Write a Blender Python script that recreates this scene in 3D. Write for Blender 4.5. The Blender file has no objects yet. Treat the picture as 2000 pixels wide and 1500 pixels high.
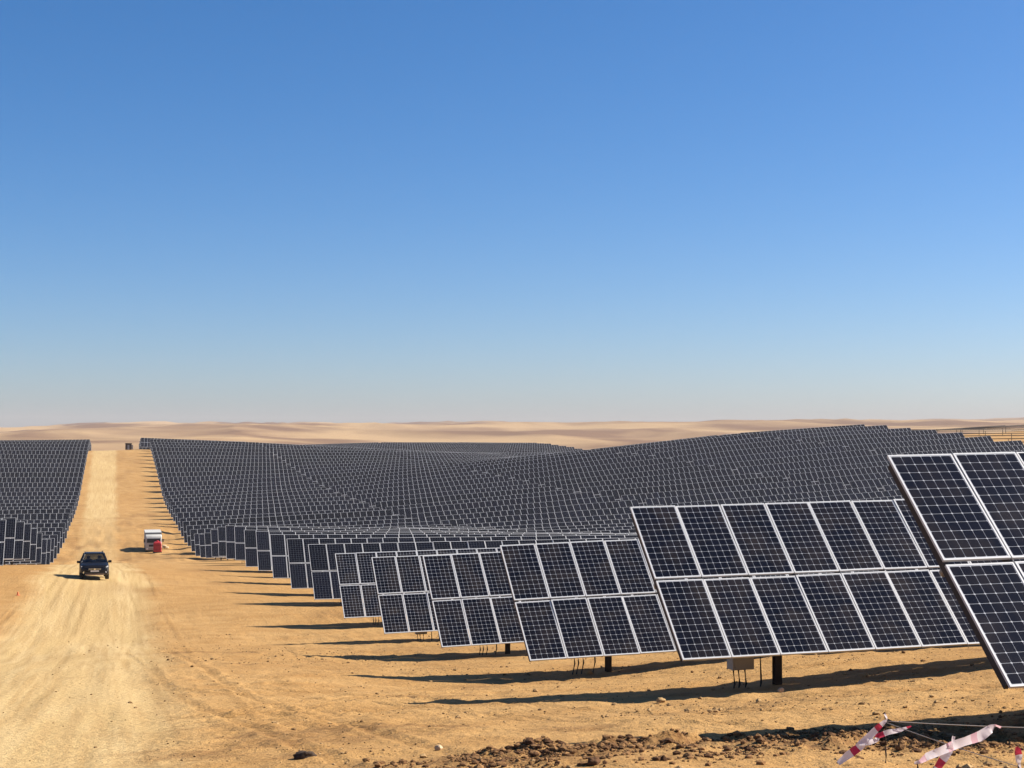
import bpy, bmesh, math, random
import numpy as np
from mathutils import Vector, Matrix
random.seed(7)
R = math.radians
# world axes: +Y runs along the dirt road away from the camera, +X to the right of it, Z up
# ------------------------------------------------------------------ camera, sky, sun, exposure
FPX, VPX, YH = 3038.0, 221.6, 850.0                   # focal length in photo pixels, road vanishing point, horizon row
YAW = math.atan((1000 - VPX) / FPX); PITCH = math.atan((YH - 750) / FPX)
scene = bpy.context.scene; col = scene.collection
cam_d = bpy.data.cameras.new('camera'); cam = bpy.data.objects.new('camera', cam_d); col.objects.link(cam)
cam_d.sensor_width = 36; cam_d.lens = 36 * FPX / 2000; cam_d.clip_start = 0.1; cam_d.clip_end = 30000
cam.location = (0, 0, 0); cam.rotation_euler = (R(90) + PITCH, 0, -YAW)
scene.camera = cam
SUN_EL, SUN_AZ = R(37.5), R(89)                          # azimuth from +Y towards +X
w = bpy.data.worlds.new('World'); scene.world = w; w.use_nodes = True
nt = w.node_tree; bg = nt.nodes['Background']
sky = nt.nodes.new('ShaderNodeTexSky'); sky.sky_type = 'NISHITA'; sky.sun_disc = False
sky.sun_elevation = SUN_EL; sky.sun_rotation = SUN_AZ
sky.altitude = 2000; sky.air_density = 1.0; sky.dust_density = 4.0; sky.ozone_density = 6.0
hsv = nt.nodes.new('ShaderNodeHueSaturation'); hsv.inputs['Saturation'].default_value = 1.23
tnt = nt.nodes.new('ShaderNodeMix'); tnt.data_type = 'RGBA'; tnt.blend_type = 'MULTIPLY'; tnt.inputs[0].default_value = 1.0; tnt.inputs[7].default_value = (1.07, 1.005, 1.0, 1)
nt.links.new(sky.outputs[0], hsv.inputs['Color']); nt.links.new(hsv.outputs[0], tnt.inputs[6]); nt.links.new(tnt.outputs[2], bg.inputs[0]); bg.inputs[1].default_value = 0.0655
sun_d = bpy.data.lights.new('sun', 'SUN'); sun_d.energy = 5.0; sun_d.angle = R(0.53); sun_d.color = (1.0, 0.93, 0.82)
sun = bpy.data.objects.new('sun', sun_d); col.objects.link(sun)
sdir = Vector((math.cos(SUN_EL) * math.sin(SUN_AZ), math.cos(SUN_EL) * math.cos(SUN_AZ), math.sin(SUN_EL)))
sun.rotation_euler = sdir.to_track_quat('Z', 'Y').to_euler(); sun.location = sdir * 60
vs = scene.view_settings; vs.view_transform = 'Standard'; vs.look = 'None'; vs.exposure = 1.05; vs.gamma = 1
scene.cycles.use_denoising = True
scene.cycles.max_bounces = 6; scene.cycles.volume_bounces = 0

# ------------------------------------------------------------------ helpers
def tag(o, label=None, cat=None, group=None, kind=None):
    if label: o['label'] = label
    if cat: o['category'] = cat
    if group: o['group'] = group
    if kind: o['kind'] = kind
    return o
def link(name, mesh, parent=None, loc=None, rot=None):
    o = bpy.data.objects.new(name, mesh); col.objects.link(o)
    if parent is not None: o.parent = parent
    if loc is not None: o.location = loc
    if rot is not None: o.rotation_euler = rot
    return o
def empty(name, loc, rot=(0, 0, 0)):
    o = bpy.data.objects.new(name, None); col.objects.link(o); o.location = loc; o.rotation_euler = rot
    o.empty_display_size = 0.3
    return o
class MB:
    def __init__(s): s.v = []; s.f = []; s.m = []
    def quad(s, a, b, c, d, m=0):
        i = len(s.v); s.v += [tuple(a), tuple(b), tuple(c), tuple(d)]; s.f.append((i, i+1, i+2, i+3)); s.m.append(m)
    def poly(s, pts, m=0):
        i = len(s.v); s.v += [tuple(p) for p in pts]; s.f.append(tuple(range(i, i+len(pts)))); s.m.append(m)
    def box(s, x0, x1, y0, y1, z0, z1, m=0, M=None):
        p = [(x0,y0,z0),(x1,y0,z0),(x1,y1,z0),(x0,y1,z0),(x0,y0,z1),(x1,y0,z1),(x1,y1,z1),(x0,y1,z1)]
        if M is not None: p = [tuple(M @ Vector(q)) for q in p]
        i = len(s.v); s.v += p
        for f in ((0,3,2,1),(4,5,6,7),(0,1,5,4),(1,2,6,5),(2,3,7,6),(3,0,4,7)):
            s.f.append(tuple(i+k for k in f)); s.m.append(m)
    def tube(s, pts, r, n=8, m=0, cap=True):
        pts = [Vector(p) for p in pts]; rings = []
        for k, p in enumerate(pts):
            d = (pts[min(k+1, len(pts)-1)] - pts[max(k-1, 0)]).normalized()
            a = d.cross(Vector((0, 0, 1)));
            if a.length < 1e-3: a = d.cross(Vector((1, 0, 0)))
            a.normalize(); b = d.cross(a)
            rr = r[k] if isinstance(r, (list, tuple)) else r
            i = len(s.v); s.v += [tuple(p + (a*math.cos(2*math.pi*j/n) + b*math.sin(2*math.pi*j/n))*rr) for j in range(n)]
            rings.append(i)
        for i, j in zip(rings, rings[1:]):
            for k in range(n): s.f.append((i+k, i+(k+1)%n, j+(k+1)%n, j+k)); s.m.append(m)
        if cap:
            s.f.append(tuple(rings[0]+k for k in range(n))); s.m.append(m)
            s.f.append(tuple(rings[-1]+n-1-k for k in range(n))); s.m.append(m)
    def loft(s, rings, m=0, cap=True):
        idx = []
        for r in rings: idx.append(len(s.v)); s.v += [tuple(p) for p in r]
        n = len(rings[0])
        for i, j in zip(idx, idx[1:]):
            for k in range(n): s.f.append((i+k, i+(k+1)%n, j+(k+1)%n, j+k)); s.m.append(m)
        if cap:
            s.f.append(tuple(idx[0]+n-1-k for k in range(n))); s.m.append(m)
            s.f.append(tuple(idx[-1]+k for k in range(n))); s.m.append(m)
    def mesh(s, name, mats, smooth=False, fix=True):
        me = bpy.data.meshes.new(name); me.from_pydata(s.v, [], s.f)
        for mt in (mats if isinstance(mats, (list, tuple)) else [mats]): me.materials.append(mt)
        me.polygons.foreach_set('material_index', s.m)
        if fix:
            bm = bmesh.new(); bm.from_mesh(me); bmesh.ops.recalc_face_normals(bm, faces=bm.faces); bm.to_mesh(me); bm.free()
        if smooth: me.polygons.foreach_set('use_smooth', [True]*len(me.polygons))
        me.update(); return me
    def build(s, name, mats, parent=None, loc=None, rot=None, smooth=False):
        return link(name, s.mesh(name, mats, smooth), parent, loc, rot)
def ray(px, py):
    """direction of a photo pixel in world space"""
    a = (px-1000)/FPX; b = (750-py)/FPX
    fw = Vector((math.sin(YAW)*math.cos(PITCH), math.cos(YAW)*math.cos(PITCH), math.sin(PITCH)))
    rt = Vector((math.cos(YAW), -math.sin(YAW), 0)); up = rt.cross(fw)
    return fw + rt*a + up*b

# ------------------------------------------------------------------ materials
def mat(name, base, rough=0.6, metal=0.0, spec=0.5, noise=0.0, nscale=3.0, bump=0.0, coat=0.0):
    m = bpy.data.materials.new(name); m.use_nodes = True; t = m.node_tree; b = t.nodes['Principled BSDF']
    b.inputs['Base Color'].default_value = (*base, 1); b.inputs['Roughness'].default_value = rough
    b.inputs['Metallic'].default_value = metal; b.inputs['Specular IOR Level'].default_value = spec
    b.inputs['Coat Weight'].default_value = coat
    if noise or bump:
        tc = t.nodes.new('ShaderNodeTexCoord'); n = t.nodes.new('ShaderNodeTexNoise'); n.inputs['Scale'].default_value = nscale
        n.inputs['Detail'].default_value = 5
        t.links.new(tc.outputs['Object'], n.inputs['Vector'])
        if noise:
            mx = t.nodes.new('ShaderNodeMix'); mx.data_type = 'RGBA'
            mx.inputs[6].default_value = (*[c*(1-noise) for c in base], 1); mx.inputs[7].default_value = (*[min(1, c*(1+noise)) for c in base], 1)
            t.links.new(n.outputs[0], mx.inputs[0]); t.links.new(mx.outputs[2], b.inputs['Base Color'])
        if bump:
            bp = t.nodes.new('ShaderNodeBump'); bp.inputs['Strength'].default_value = bump; bp.inputs['Distance'].default_value = 0.02
            t.links.new(n.outputs[0], bp.inputs['Height']); t.links.new(bp.outputs[0], b.inputs['Normal'])
    return m
M_frame = mat('anodised_aluminium', (0.53, 0.53, 0.53), 0.42, 0.0, 0.6, noise=0.06, nscale=1.3)
M_back = mat('white_backsheet', (0.42, 0.43, 0.45), 0.30)
def cell_mat():
    m = mat('silicon_cell', (0.008, 0.009, 0.022), 0.16, 0, 0.32); t = m.node_tree; b = t.nodes['Principled BSDF']
    oi = t.nodes.new('ShaderNodeObjectInfo'); gm = t.nodes.new('ShaderNodeNewGeometry')
    n = t.nodes.new('ShaderNodeTexNoise'); n.inputs['Scale'].default_value = 0.5; t.links.new(gm.outputs['Position'], n.inputs['Vector'])
    ad = t.nodes.new('ShaderNodeMath'); ad.operation = 'ADD'; t.links.new(gm.outputs['Random Per Island'], ad.inputs[0]); t.links.new(n.outputs[0], ad.inputs[1])
    ad2 = t.nodes.new('ShaderNodeMath'); ad2.operation = 'MULTIPLY'; ad2.inputs[1].default_value = 0.5; t.links.new(ad.outputs[0], ad2.inputs[0])
    r = t.nodes.new('ShaderNodeValToRGB'); r.color_ramp.elements[0].color = (0.0025, 0.0025, 0.0035, 1); r.color_ramp.elements[1].color = (0.0055, 0.0055, 0.010, 1)
    t.links.new(ad2.outputs[0], r.inputs[0])
    dn = t.nodes.new('ShaderNodeTexNoise'); dn.inputs['Scale'].default_value = 1.6; dn.inputs['Detail'].default_value = 7; t.links.new(gm.outputs['Position'], dn.inputs['Vector'])
    dr = t.nodes.new('ShaderNodeValToRGB'); dr.color_ramp.elements[0].position = .42; dr.color_ramp.elements[1].position = .75; dr.color_ramp.elements[1].color = (.09, .09, .09, 1); t.links.new(dn.outputs[0], dr.inputs[0])
    dm = t.nodes.new('ShaderNodeMix'); dm.data_type = 'RGBA'; dm.inputs[7].default_value = (.22, .16, .10, 1); t.links.new(dr.outputs[0], dm.inputs[0]); t.links.new(r.outputs[0], dm.inputs[6]); t.links.new(dm.outputs[2], b.inputs['Base Color'])
    rr = t.nodes.new('ShaderNodeMath'); rr.operation = 'MULTIPLY_ADD'; rr.inputs[1].default_value = .10; rr.inputs[2].default_value = .09; t.links.new(n.outputs[0], rr.inputs[0]); t.links.new(rr.outputs[0], b.inputs['Roughness'])
    return m
M_cell = cell_mat()
def glass_mat():
    m = mat('module_glass', (0.01, 0.01, 0.03), 0.16, 0, 0.32); t = m.node_tree; b = t.nodes['Principled BSDF']
    uv = t.nodes.new('ShaderNodeUVMap'); sp = t.nodes.new('ShaderNodeSeparateXYZ'); t.links.new(uv.outputs[0], sp.inputs[0])
    out = []
    for k, n in ((0, 6), (1, 12)):
        a = t.nodes.new('ShaderNodeMath'); a.operation = 'MULTIPLY'; a.inputs[1].default_value = n; t.links.new(sp.outputs[k], a.inputs[0])
        p = t.nodes.new('ShaderNodeMath'); p.operation = 'PINGPONG'; p.inputs[1].default_value = 0.5; t.links.new(a.outputs[0], p.inputs[0])
        l = t.nodes.new('ShaderNodeMath'); l.operation = 'LESS_THAN'; l.inputs[1].default_value = 0.013; t.links.new(p.outputs[0], l.inputs[0]); out.append(l)
    mx = t.nodes.new('ShaderNodeMath'); mx.operation = 'MAXIMUM'; t.links.new(out[0].outputs[0], mx.inputs[0]); t.links.new(out[1].outputs[0], mx.inputs[1])
    oi = t.nodes.new('ShaderNodeObjectInfo'); r = t.nodes.new('ShaderNodeValToRGB')
    r.color_ramp.elements[0].color = (0.0025, 0.0025, 0.0035, 1); r.color_ramp.elements[1].color = (0.0055, 0.0055, 0.010, 1); t.links.new(oi.outputs['Random'], r.inputs[0])
    c = t.nodes.new('ShaderNodeMix'); c.data_type = 'RGBA'; c.inputs[7].default_value = (0.20, 0.21, 0.23, 1)
    t.links.new(mx.outputs[0], c.inputs[0]); t.links.new(r.outputs[0], c.inputs[6]); t.links.new(c.outputs[2], b.inputs['Base Color'])
    return m
M_glass = glass_mat()
M_steel = mat('galvanised_steel', (0.22, 0.21, 0.20), 0.5, 0.5, 0.5, noise=0.25, nscale=6)
M_rust = mat('dark_steel', (0.055, 0.045, 0.04), 0.85, 0.0, 0.2, noise=0.3, nscale=5)
M_boxgrey = mat('controller_grey', (0.34, 0.30, 0.25), 0.6, noise=0.12)
M_black = mat('black_rubber', (0.012, 0.012, 0.012), 0.7)

# ------------------------------------------------------------------ terrain
def smooth01(x): x = np.clip(x, 0, 1); return x*x*(3-2*x)
def vnoise(x, y, seed=0):
    xi = np.floor(x).astype(np.int64); yi = np.floor(y).astype(np.int64); fx = x-xi; fy = y-yi
    def h(a, b):
        n = (a*374761393 + b*668265263 + seed*2147483647) & 0xffffffff
        n = ((n ^ (n >> 13))*1274126177) & 0xffffffff
        return ((n ^ (n >> 16)) & 0xffff)/65535.0
    sx = fx*fx*(3-2*fx); sy = fy*fy*(3-2*fy)
    return (h(xi, yi)*(1-sx)+h(xi+1, yi)*sx)*(1-sy) + (h(xi, yi+1)*(1-sx)+h(xi+1, yi+1)*sx)*sy - 0.5
def fbm(x, y, oct=4, seed=0, gain=0.5):
    r = 0; a = 1.0
    for o in range(oct): r = r + a*vnoise(x*2**o+o*17.3, y*2**o-o*9.1, seed+o); a *= gain
    return r
U1, PITCHROW, VR0, VL0, AXH = 18.50, 11.294, 10.66, -6.9, 2.3
TILT = R(43.5)
def urow(k): return U1 + (k-1)*PITCHROW
# (along the road, across it, height relative to the camera)
CP = [(17,8,-3.72),(20,9.2,-4.06),(20,6,-4.10),(17,12.5,-3.84),(20,13,-3.93),(20,17,-3.85),(17,17,-3.8)]+[(urow(k), VR0, z) for k, z in ((1,-3.94),(2,-5.20),(3,-6.47),(4,-7.49),(5,-8.35),(6,-9.18),(7,-9.44),(8,-9.97),(9,-10.29),(10,-10.70),(11,-11.33),(12,-11.74),
      (13,-12.45),(14,-13.17),(15,-14.09),(16,-15.0),(18,-16.5),(20,-16.7),(22,-16.7),(24,-16.2),(27,-15.8),(30,-14.8),(33,-12.3),(35,-10.5),(38,-7.9),(40,-6.3),(42,-4.75),(43,-4.4),(44,-4.6),(46,-6.2))]
CP += [(28.3,8.3,-5.06),(31.3,9.1,-5.33),(28.3,13,-5.0),(31.3,14,-5.2),(39.6,10.1,-6.33),(42.6,10.9,-6.49),(39.6,7,-6.27),(50.9,9.5,-7.37),(53.9,10.1,-7.54),(62.2,10.8,-8.30),(65.2,11.3,-8.48)]
CP += [(-15,0,-1.2),(0,0,-1.7),(9,0,-2.7),(0,15,-1.6),(0,-15,-1.9),(18.5,-2,-3.95),(29.8,25,-4.9),(29.8,-6,-5.1),(52,-8,-7.3),(52,40,-6.9),(75,-7,-9.0),(75,55,-8.3),
       (42.6,5.5,-6.38),(53.9,5.5,-7.42),(31.3,5.0,-5.38),(109,VL0,-9.3),(143,VL0,-11.35),(165,VL0,-13.45),(177,VL0,-14.9),(210,VL0,-16.4),(278,VL0,-16.2),(346,VL0,-14.6),(402,VL0,-10.4),(481,VL0,-5.0),(492,VL0,-4.7),(520,VL0,-6.0),
       (109,-40,-9.5),(210,-45,-16.4),(346,-45,-14.6),(481,-45,-5.0),(540,-45,-7),(20,-40,-5),
       (109,45,-10.7),(143,48,-12.9),(177,60,-14.2),(109,90,-8.5),(143,110,-9.5),(60,80,-6),
       (223,79,-13.0),(227,120,-10.2),(200,150,-7.5),(346,178,-.80),(334.7,178,-1.03),(323.4,178,-1.81),(312.1,178,-2.32),(300.8,178,-2.91),(289.5,178,-3.67),(278.2,178,-4.49),(346,119.6,-5.6),(346,139,-3.6),(346,152,-2.5),(346,165,-1.45),(375,178,-2.2),(375,140,-5.0),(396,112,-8.7),(300,60,-13.2),(346,60,-12.0),(420,60,-9.2),(480,60,-6.7),(410,180,-4.0),
       (400,256,1.2),(320,240,-1.5),(430,300,2.0),(250,220,-4.0),(480,180,-8.5),(540,120,-9.8),(540,180,-9.5),(600,60,-9.0),(600,180,-8.0),(660,100,-6.6),(660,180,-6.4),(720,120,-7.5),(560,10,-8.5),(640,0,-11),(700,250,-7),(540,290,-3)]
_P = np.array([(a, b) for a, b, c in CP])/100.0; _Z = np.array([c for a, b, c in CP])
def _k(r2): return 0.5*r2*np.log(r2+1e-12)
_n = len(_P); _D = ((_P[:, None]-_P[None])**2).sum(-1)
_A = np.zeros((_n+3, _n+3)); _A[:_n, :_n] = _k(_D)+np.eye(_n)*0.0003; _A[:_n, _n] = 1; _A[:_n, _n+1:] = _P; _A[_n:, :_n] = _A[:_n, _n:].T
_W = np.linalg.solve(_A, np.concatenate([_Z, [0, 0, 0]]))
def H_smooth(u, v):
    u = np.asarray(u, float); v = np.asarray(v, float); sh = np.broadcast(u, v).shape
    uc = np.clip(np.broadcast_to(u, sh), -40, 740).ravel()/100; vc = np.clip(np.broadcast_to(v, sh), -70, 320).ravel()/100
    r = np.empty(uc.shape)
    for i in range(0, len(uc), 40000):
        a = uc[i:i+40000]; b = vc[i:i+40000]
        k = _k((a[:, None]-_P[None, :, 0])**2+(b[:, None]-_P[None, :, 1])**2)
        r[i:i+40000] = k@_W[:_n]+_W[_n]+a*_W[_n+1]+b*_W[_n+2]
    return r.reshape(sh)
RX = [0, 60, 200, 300, 500, 700, 950, 1200, 1500, 1650, 1700, 1800, 1880, 2000]
RY = [845, 838, 836, 832, 828, 831, 828, 828, 822, 819, 821, 820, 816, 815]
RAZ = [math.atan((x-1000)/FPX)+YAW for x in RX]
def hills(u, v):
    d = np.hypot(u, v); az = np.arctan2(v, u)
    top = (YH-np.interp(az, RAZ, RY))/FPX*4600*0.80
    z = np.interp(d, [600, 900, 1300, 1800, 2500, 3300, 4600, 5600, 9000], [-14, -14, -9, -2, 4, 0, 0, -15, -60])
    z = z + top*np.interp(d, [1200, 2400, 4600, 5600, 9000], [0, .25, 1, .9, .5])
    am = np.interp(d, [500, 1000, 2500, 4500], [1.0, 4.5, 12, 16])
    return z + am*1.2*fbm(u/1100+3, v/480, 3, 31) + am*2.3*(0.22-np.abs(fbm(u/560+v/900, v/300-u/1500, 4, 77, 0.45)))
VROAD = -2.35
def road_mask(u, v):
    e = 0.8*fbm(u/7, v*0+1.7, 3, 5)+0.35*fbm(u/1.6, v/1.4, 2, 15)
    c = np.interp(u, [18, 58, 105, 190, 300, 480], [-2.5, -1.7, -1.2, -1.9, -2.3, -2.4]); hw = np.interp(u, [18, 60, 105, 190, 300, 480], [3.3, 3.5, 3.6, 2.9, 3.2, 3.35])
    sf = np.interp(u, [18, 100, 200, 300], [2.0, 1.7, 1.6, 1.5])
    return smooth01((hw+e-np.abs(v-c))/sf+0.4)*np.interp(u, [150, 185, 280, 310], [1, .45, .5, 1])
def tread_mask(u, v):
    c = np.interp(u, [18, 58, 105, 190, 300, 480], [-2.5, -1.7, -1.2, -1.9, -2.3, -2.4]); m = np.zeros(np.broadcast(u, v).shape)
    for o, a, f, p in ((-2.1, .25, 23, 0), (-.5, .25, 23, 0.1), (-1.3, .5, 37, 2), (.35, .5, 37, 2.1), (.9, .35, 29, 4), (2.5, .35, 29, 4.1), (2.2, .9, 51, 1), (3.8, .9, 51, 1.1)):
        m = np.maximum(m, np.exp(-((v-c-o-a*np.sin(u/f+p)-.12*np.sin(u/7+o))/0.13)**4)*np.clip(0.55+1.6*fbm(u/9+o, v*0+p, 2, 37), 0.05, 1))
    return m*np.clip((u-8)/4, 0, 1)*np.clip((230-u)/60, 0, 1)
def berm_amt(u, v):
    c1 = 18.75+0.35*np.sin(v*0.55)+0.1*v*0.2; c2 = 17.7+0.3*np.sin(v*0.4+1)
    n = np.clip(fbm(v/1.7, u/1.1, 3, 12)+0.35, 0, 1)
    g = np.exp(-((u-c1)/0.34)**2)*np.clip((v-2.6)/2.5, 0, 1) + 0.8*np.exp(-((u-c2)/0.5)**2)*np.clip((v-3.6)/1.6, 0, 1)
    g2 = 0.62*np.exp(-((u-18.0)/0.95)**2)*np.clip((v-0.5)/1.0, 0, 1)
    g3 = 0.42*np.exp(-((u-17.2)/0.75)**2)*np.clip((v-3.5)/2.0, 0, 1)
    return (g*n*1.3+g2*n+g3*n)
# wheel ruts that cross the open ground between the road and the row ends
RUTS = [[(27,0.8),(30,3.2),(32.5,5.6),(34.5,8.6),(35,12)],[(28.6,0.8),(31.6,3.0),(34.1,5.2),(36,8.2),(36.6,12)],[(38,1.2),(33,4.6),(28.5,6.3),(24,7.0),(21,8.8)],[(38.5,2.8),(34,6.0),(29,7.8),(25,8.5),(22.5,10.2)],
        [(13,3.4),(22,2.6),(34,1.5),(60,0.6)],[(13,4.9),(22,4.1),(34,2.9),(60,2.0)],[(20,-8),(40,-7.2),(60,-5.8),(90,-5.0)],[(20,-9.6),(40,-8.9),(60,-7.4),(90,-6.4)]]
def rut_depth(u, v):
    r = np.zeros(u.shape)
    for ln in RUTS:
        best = np.full(u.shape, 9.0)
        for (a0, b0), (a1, b1) in zip(ln, ln[1:]):
            du, dv = a1-a0, b1-b0; t = np.clip(((u-a0)*du+(v-b0)*dv)/(du*du+dv*dv), 0, 1)
            best = np.minimum(best, np.hypot(u-a0-t*du, v-b0-t*dv))
        r += -0.028*np.exp(-(best/0.11)**2)+0.022*np.exp(-((best-0.22)/0.08)**2)*(0.5+1.5*np.abs(fbm(u/0.6, v/0.6, 2, 33)))
    return r
def H_mid(u, v):
    d = np.hypot(u, v); rd = road_mask(u, v)
    m = 0.30*fbm(u/17, v/11, 2, 2) + (0.10*fbm(u/5, v/4, 2, 9))*(1-0.6*rd)
    far = smooth01((d-640)/300); far = np.maximum(far, smooth01((v-330)/160)); far = np.maximum(far, smooth01((-v-90)/160)*smooth01((u-60)/100))
    z = H_smooth(u, v)
    zz = (z+m*np.clip(d/25, 0.3, 1))*(1-far)
    if np.any(far > 0): zz = zz + hills(u, v)*far
    return zz
def H_full(u, v):
    u = np.asarray(u, float); v = np.asarray(v, float)
    z = H_mid(u, v); rd = road_mask(u, v); near = np.clip(1.4-np.hypot(u, v)/130, 0, 1)
    rough = 0.09*np.clip(np.abs(fbm(u/1.3, v/1.1, 3, 21))-0.08, 0, 1) + 0.055*fbm(u/0.42, v/0.36, 3, 41, 0.65)*np.clip(0.6+1.6*fbm(u/5, v/4, 2, 43), 0.15, 1.3)
    rdz = 0.05*fbm(v/0.8, u/14, 2, 61)-0.06-0.022*tread_mask(u, v)
    z = z + (rough*(1-rd)+rdz*rd)*near
    vz = smooth01((u-165)/25)*smooth01((320-u)/50)*smooth01((14-np.abs(v-1))/5)
    if np.any(vz > 0): z = z + vz*(0.75*np.clip(fbm(u/9, v/7, 3, 83, 0.6), -.1, 1)*(1-0.55*rd) + 0.16*fbm(u/6, v/1.3, 2, 84))
    nb = (u > 12) & (u < 95) & (v > -14) & (v < 40)
    if np.any(nb):
        z = z.copy(); un, vn = u[nb], v[nb]
        b = berm_amt(un, vn)
        z[nb] += b*(0.07+0.16*fbm(un/0.3, vn/0.3, 3, 51)) + rut_depth(un, vn)*(1-rd[nb])
    return z
def graded(lo, a, b, hi, step, ratio, mx, rdn=None):
    mid = list(np.arange(a, b, step)); up = [mid[-1]]; s = step
    while up[-1] < hi: s = min(s*ratio, mx); up.append(up[-1]+s)
    dn = [mid[0]]; s = step
    while dn[-1] > lo: s = min(s*(rdn or ratio), mx); dn.append(dn[-1]-s)
    return np.array(dn[:0:-1]+mid+up[1:])
gu = graded(-300, 15, 33, 8000, 0.075, 1.0155, 70, 1.06); gv = graded(-3500, -5, 14, 6500, 0.085, 1.024, 70)
GV, GU = np.meshgrid(gv, gu); Z = H_full(GU, GV)
nu, nv = GU.shape
def ground_mat():
    m = bpy.data.materials.new('desert_soil'); m.use_nodes = True; t = m.node_tree; b = t.nodes['Principled BSDF']; N = t.nodes.new; L = t.links.new
    b.inputs['Roughness'].default_value = 0.95; b.inputs['Specular IOR Level'].default_value = 0.15
    tc = N('ShaderNodeTexCoord')
    def noise(sc, det=6, st=None, dist=0.0):
        n = N('ShaderNodeTexNoise'); n.inputs['Scale'].default_value = sc; n.inputs['Detail'].default_value = det; n.inputs['Distortion'].default_value = dist
        if st:
            mp = N('ShaderNodeMapping'); mp.inputs['Scale'].default_value = st; L(tc.outputs['Object'], mp.inputs[0]); L(mp.outputs[0], n.inputs['Vector'])
        else: L(tc.outputs['Object'], n.inputs['Vector'])
        return n
    def mix(fac, a, bcol, mode='MIX'):
        x = N('ShaderNodeMix'); x.data_type = 'RGBA'; x.blend_type = mode
        for s, q in ((0, fac), (6, a), (7, bcol)):
            if hasattr(q, 'is_linked'): L(q, x.inputs[s])
            elif s == 0: x.inputs[0].default_value = q
            else: x.inputs[s].default_value = (*q, 1)
        return x.outputs[2]
    def ramp(src, p0, p1, c0=(0,0,0), c1=(1,1,1)):
        r = N('ShaderNodeValToRGB'); r.color_ramp.elements[0].position = p0; r.color_ramp.elements[1].position = p1
        r.color_ramp.elements[0].color = (*c0, 1); r.color_ramp.elements[1].color = (*c1, 1); L(src, r.inputs[0]); return r.outputs[0]
    at = N('ShaderNodeAttribute'); at.attribute_name = 'zones'; sp = N('ShaderNodeSeparateColor'); L(at.outputs['Color'], sp.inputs[0])
    big = noise(0.045, 5); midn = noise(0.55, 6, None, 0.4); fine = noise(7, 6); grain = noise(38, 3)
    sand = mix(ramp(big.outputs[0], .35, .65), (0.395, 0.225, 0.079), (0.456, 0.277, 0.109))
    sand = mix(ramp(midn.outputs[0], .40, .70), sand, (0.357, 0.197, 0.066))
    streak = noise(1.0, 5, (1.1, 0.06, 1))
    road = mix(ramp(streak.outputs[0], .42, .58), (0.502, 0.346, 0.150), (0.562, 0.407, 0.199))
    road = mix(ramp(big.outputs[0], .3, .7), road, (0.517, 0.361, 0.164))
    lane = noise(1.0, 4, (4.5, 0.09, 1), 0.3); road = mix(ramp(lane.outputs[0], .45, .66), road, (0.455, 0.305, 0.132))
    c = mix(sp.outputs[0], sand, road)
    dug = mix(ramp(fine.outputs[0], .35, .65), (0.152, 0.072, 0.024), (0.319, 0.179, 0.066))
    c = mix(sp.outputs[1], c, dug)
    hill = mix(ramp(noise(0.004, 6, (1.3, 0.5, 1), 0.6).outputs[0], .40, .60), (0.195, 0.113, 0.062), (0.441, 0.296, 0.154))
    c = mix(sp.outputs[2], c, hill)
    c = mix(ramp(grain.outputs[0], .30, .62), mix(1.0, c, (0.70, 0.66, 0.60), 'MULTIPLY'), c)
    tn = N('ShaderNodeMath'); tn.operation = 'MULTIPLY'; L(at.outputs['Alpha'], tn.inputs[0]); tn.inputs[1].default_value = 0.55
    c = mix(tn.outputs[0], c, mix(1.0, c, (0.80, 0.76, 0.70), 'MULTIPLY'))
    L(c, b.inputs['Base Color'])
    h1 = N('ShaderNodeMath'); h1.operation = 'MULTIPLY_ADD'; h1.inputs[1].default_value = 0.35; L(grain.outputs[0], h1.inputs[0]); L(fine.outputs[0], h1.inputs[2])
    bp = N('ShaderNodeBump'); bp.inputs['Strength'].default_value = 0.9; bp.inputs['Distance'].default_value = 0.06; L(h1.outputs[0], bp.inputs['Height'])
    bp2 = N('ShaderNodeBump'); bp2.inputs['Strength'].default_value = 0.5; bp2.inputs['Distance'].default_value = 0.12; L(midn.outputs[0], bp2.inputs['Height']); L(bp.outputs[0], bp2.inputs['Normal'])
    wv = N('ShaderNodeTexWave'); wv.bands_direction = 'Y'; wv.inputs['Scale'].default_value = 2.3; wv.inputs['Distortion'].default_value = 2.5; wv.inputs['Detail'].default_value = 2; wv.inputs['Detail Scale'].default_value = 3; L(tc.outputs['Object'], wv.inputs['Vector'])
    wm = N('ShaderNodeMath'); wm.operation = 'MULTIPLY'; L(wv.outputs['Fac'], wm.inputs[0]); L(at.outputs['Alpha'], wm.inputs[1])
    bp3 = N('ShaderNodeBump'); bp3.inputs['Strength'].default_value = 0.8; bp3.inputs['Distance'].default_value = 0.03; L(wm.outputs[0], bp3.inputs['Height']); L(bp2.outputs[0], bp3.inputs['Normal'])
    L(bp3.outputs[0], b.inputs['Normal'])
    return m
M_ground = ground_mat()
dist = np.hypot(GU, GV)
zr = road_mask(GU, GV)*(GU < 560); zd = np.zeros_like(Z); nb = (GU > 12) & (GU < 30)
zd[nb] = np.clip(berm_amt(GU[nb], GV[nb])*1.5*np.clip(0.8+1.4*fbm(GU[nb]/0.4, GV[nb]/0.4, 2, 90), 0, 1.3), 0, 1)
zd[nb] = np.maximum(zd[nb], np.clip(fbm(GU[nb]/0.55, GV[nb]/0.9, 3, 91)*3.2-0.35, 0, 1)*np.exp(-((GU[nb]-18.3)/1.1)**2)*np.clip((GV[nb]-0.6)/1.5, 0, 1))
nb2 = (GU > 14) & (GU < 60)
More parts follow.
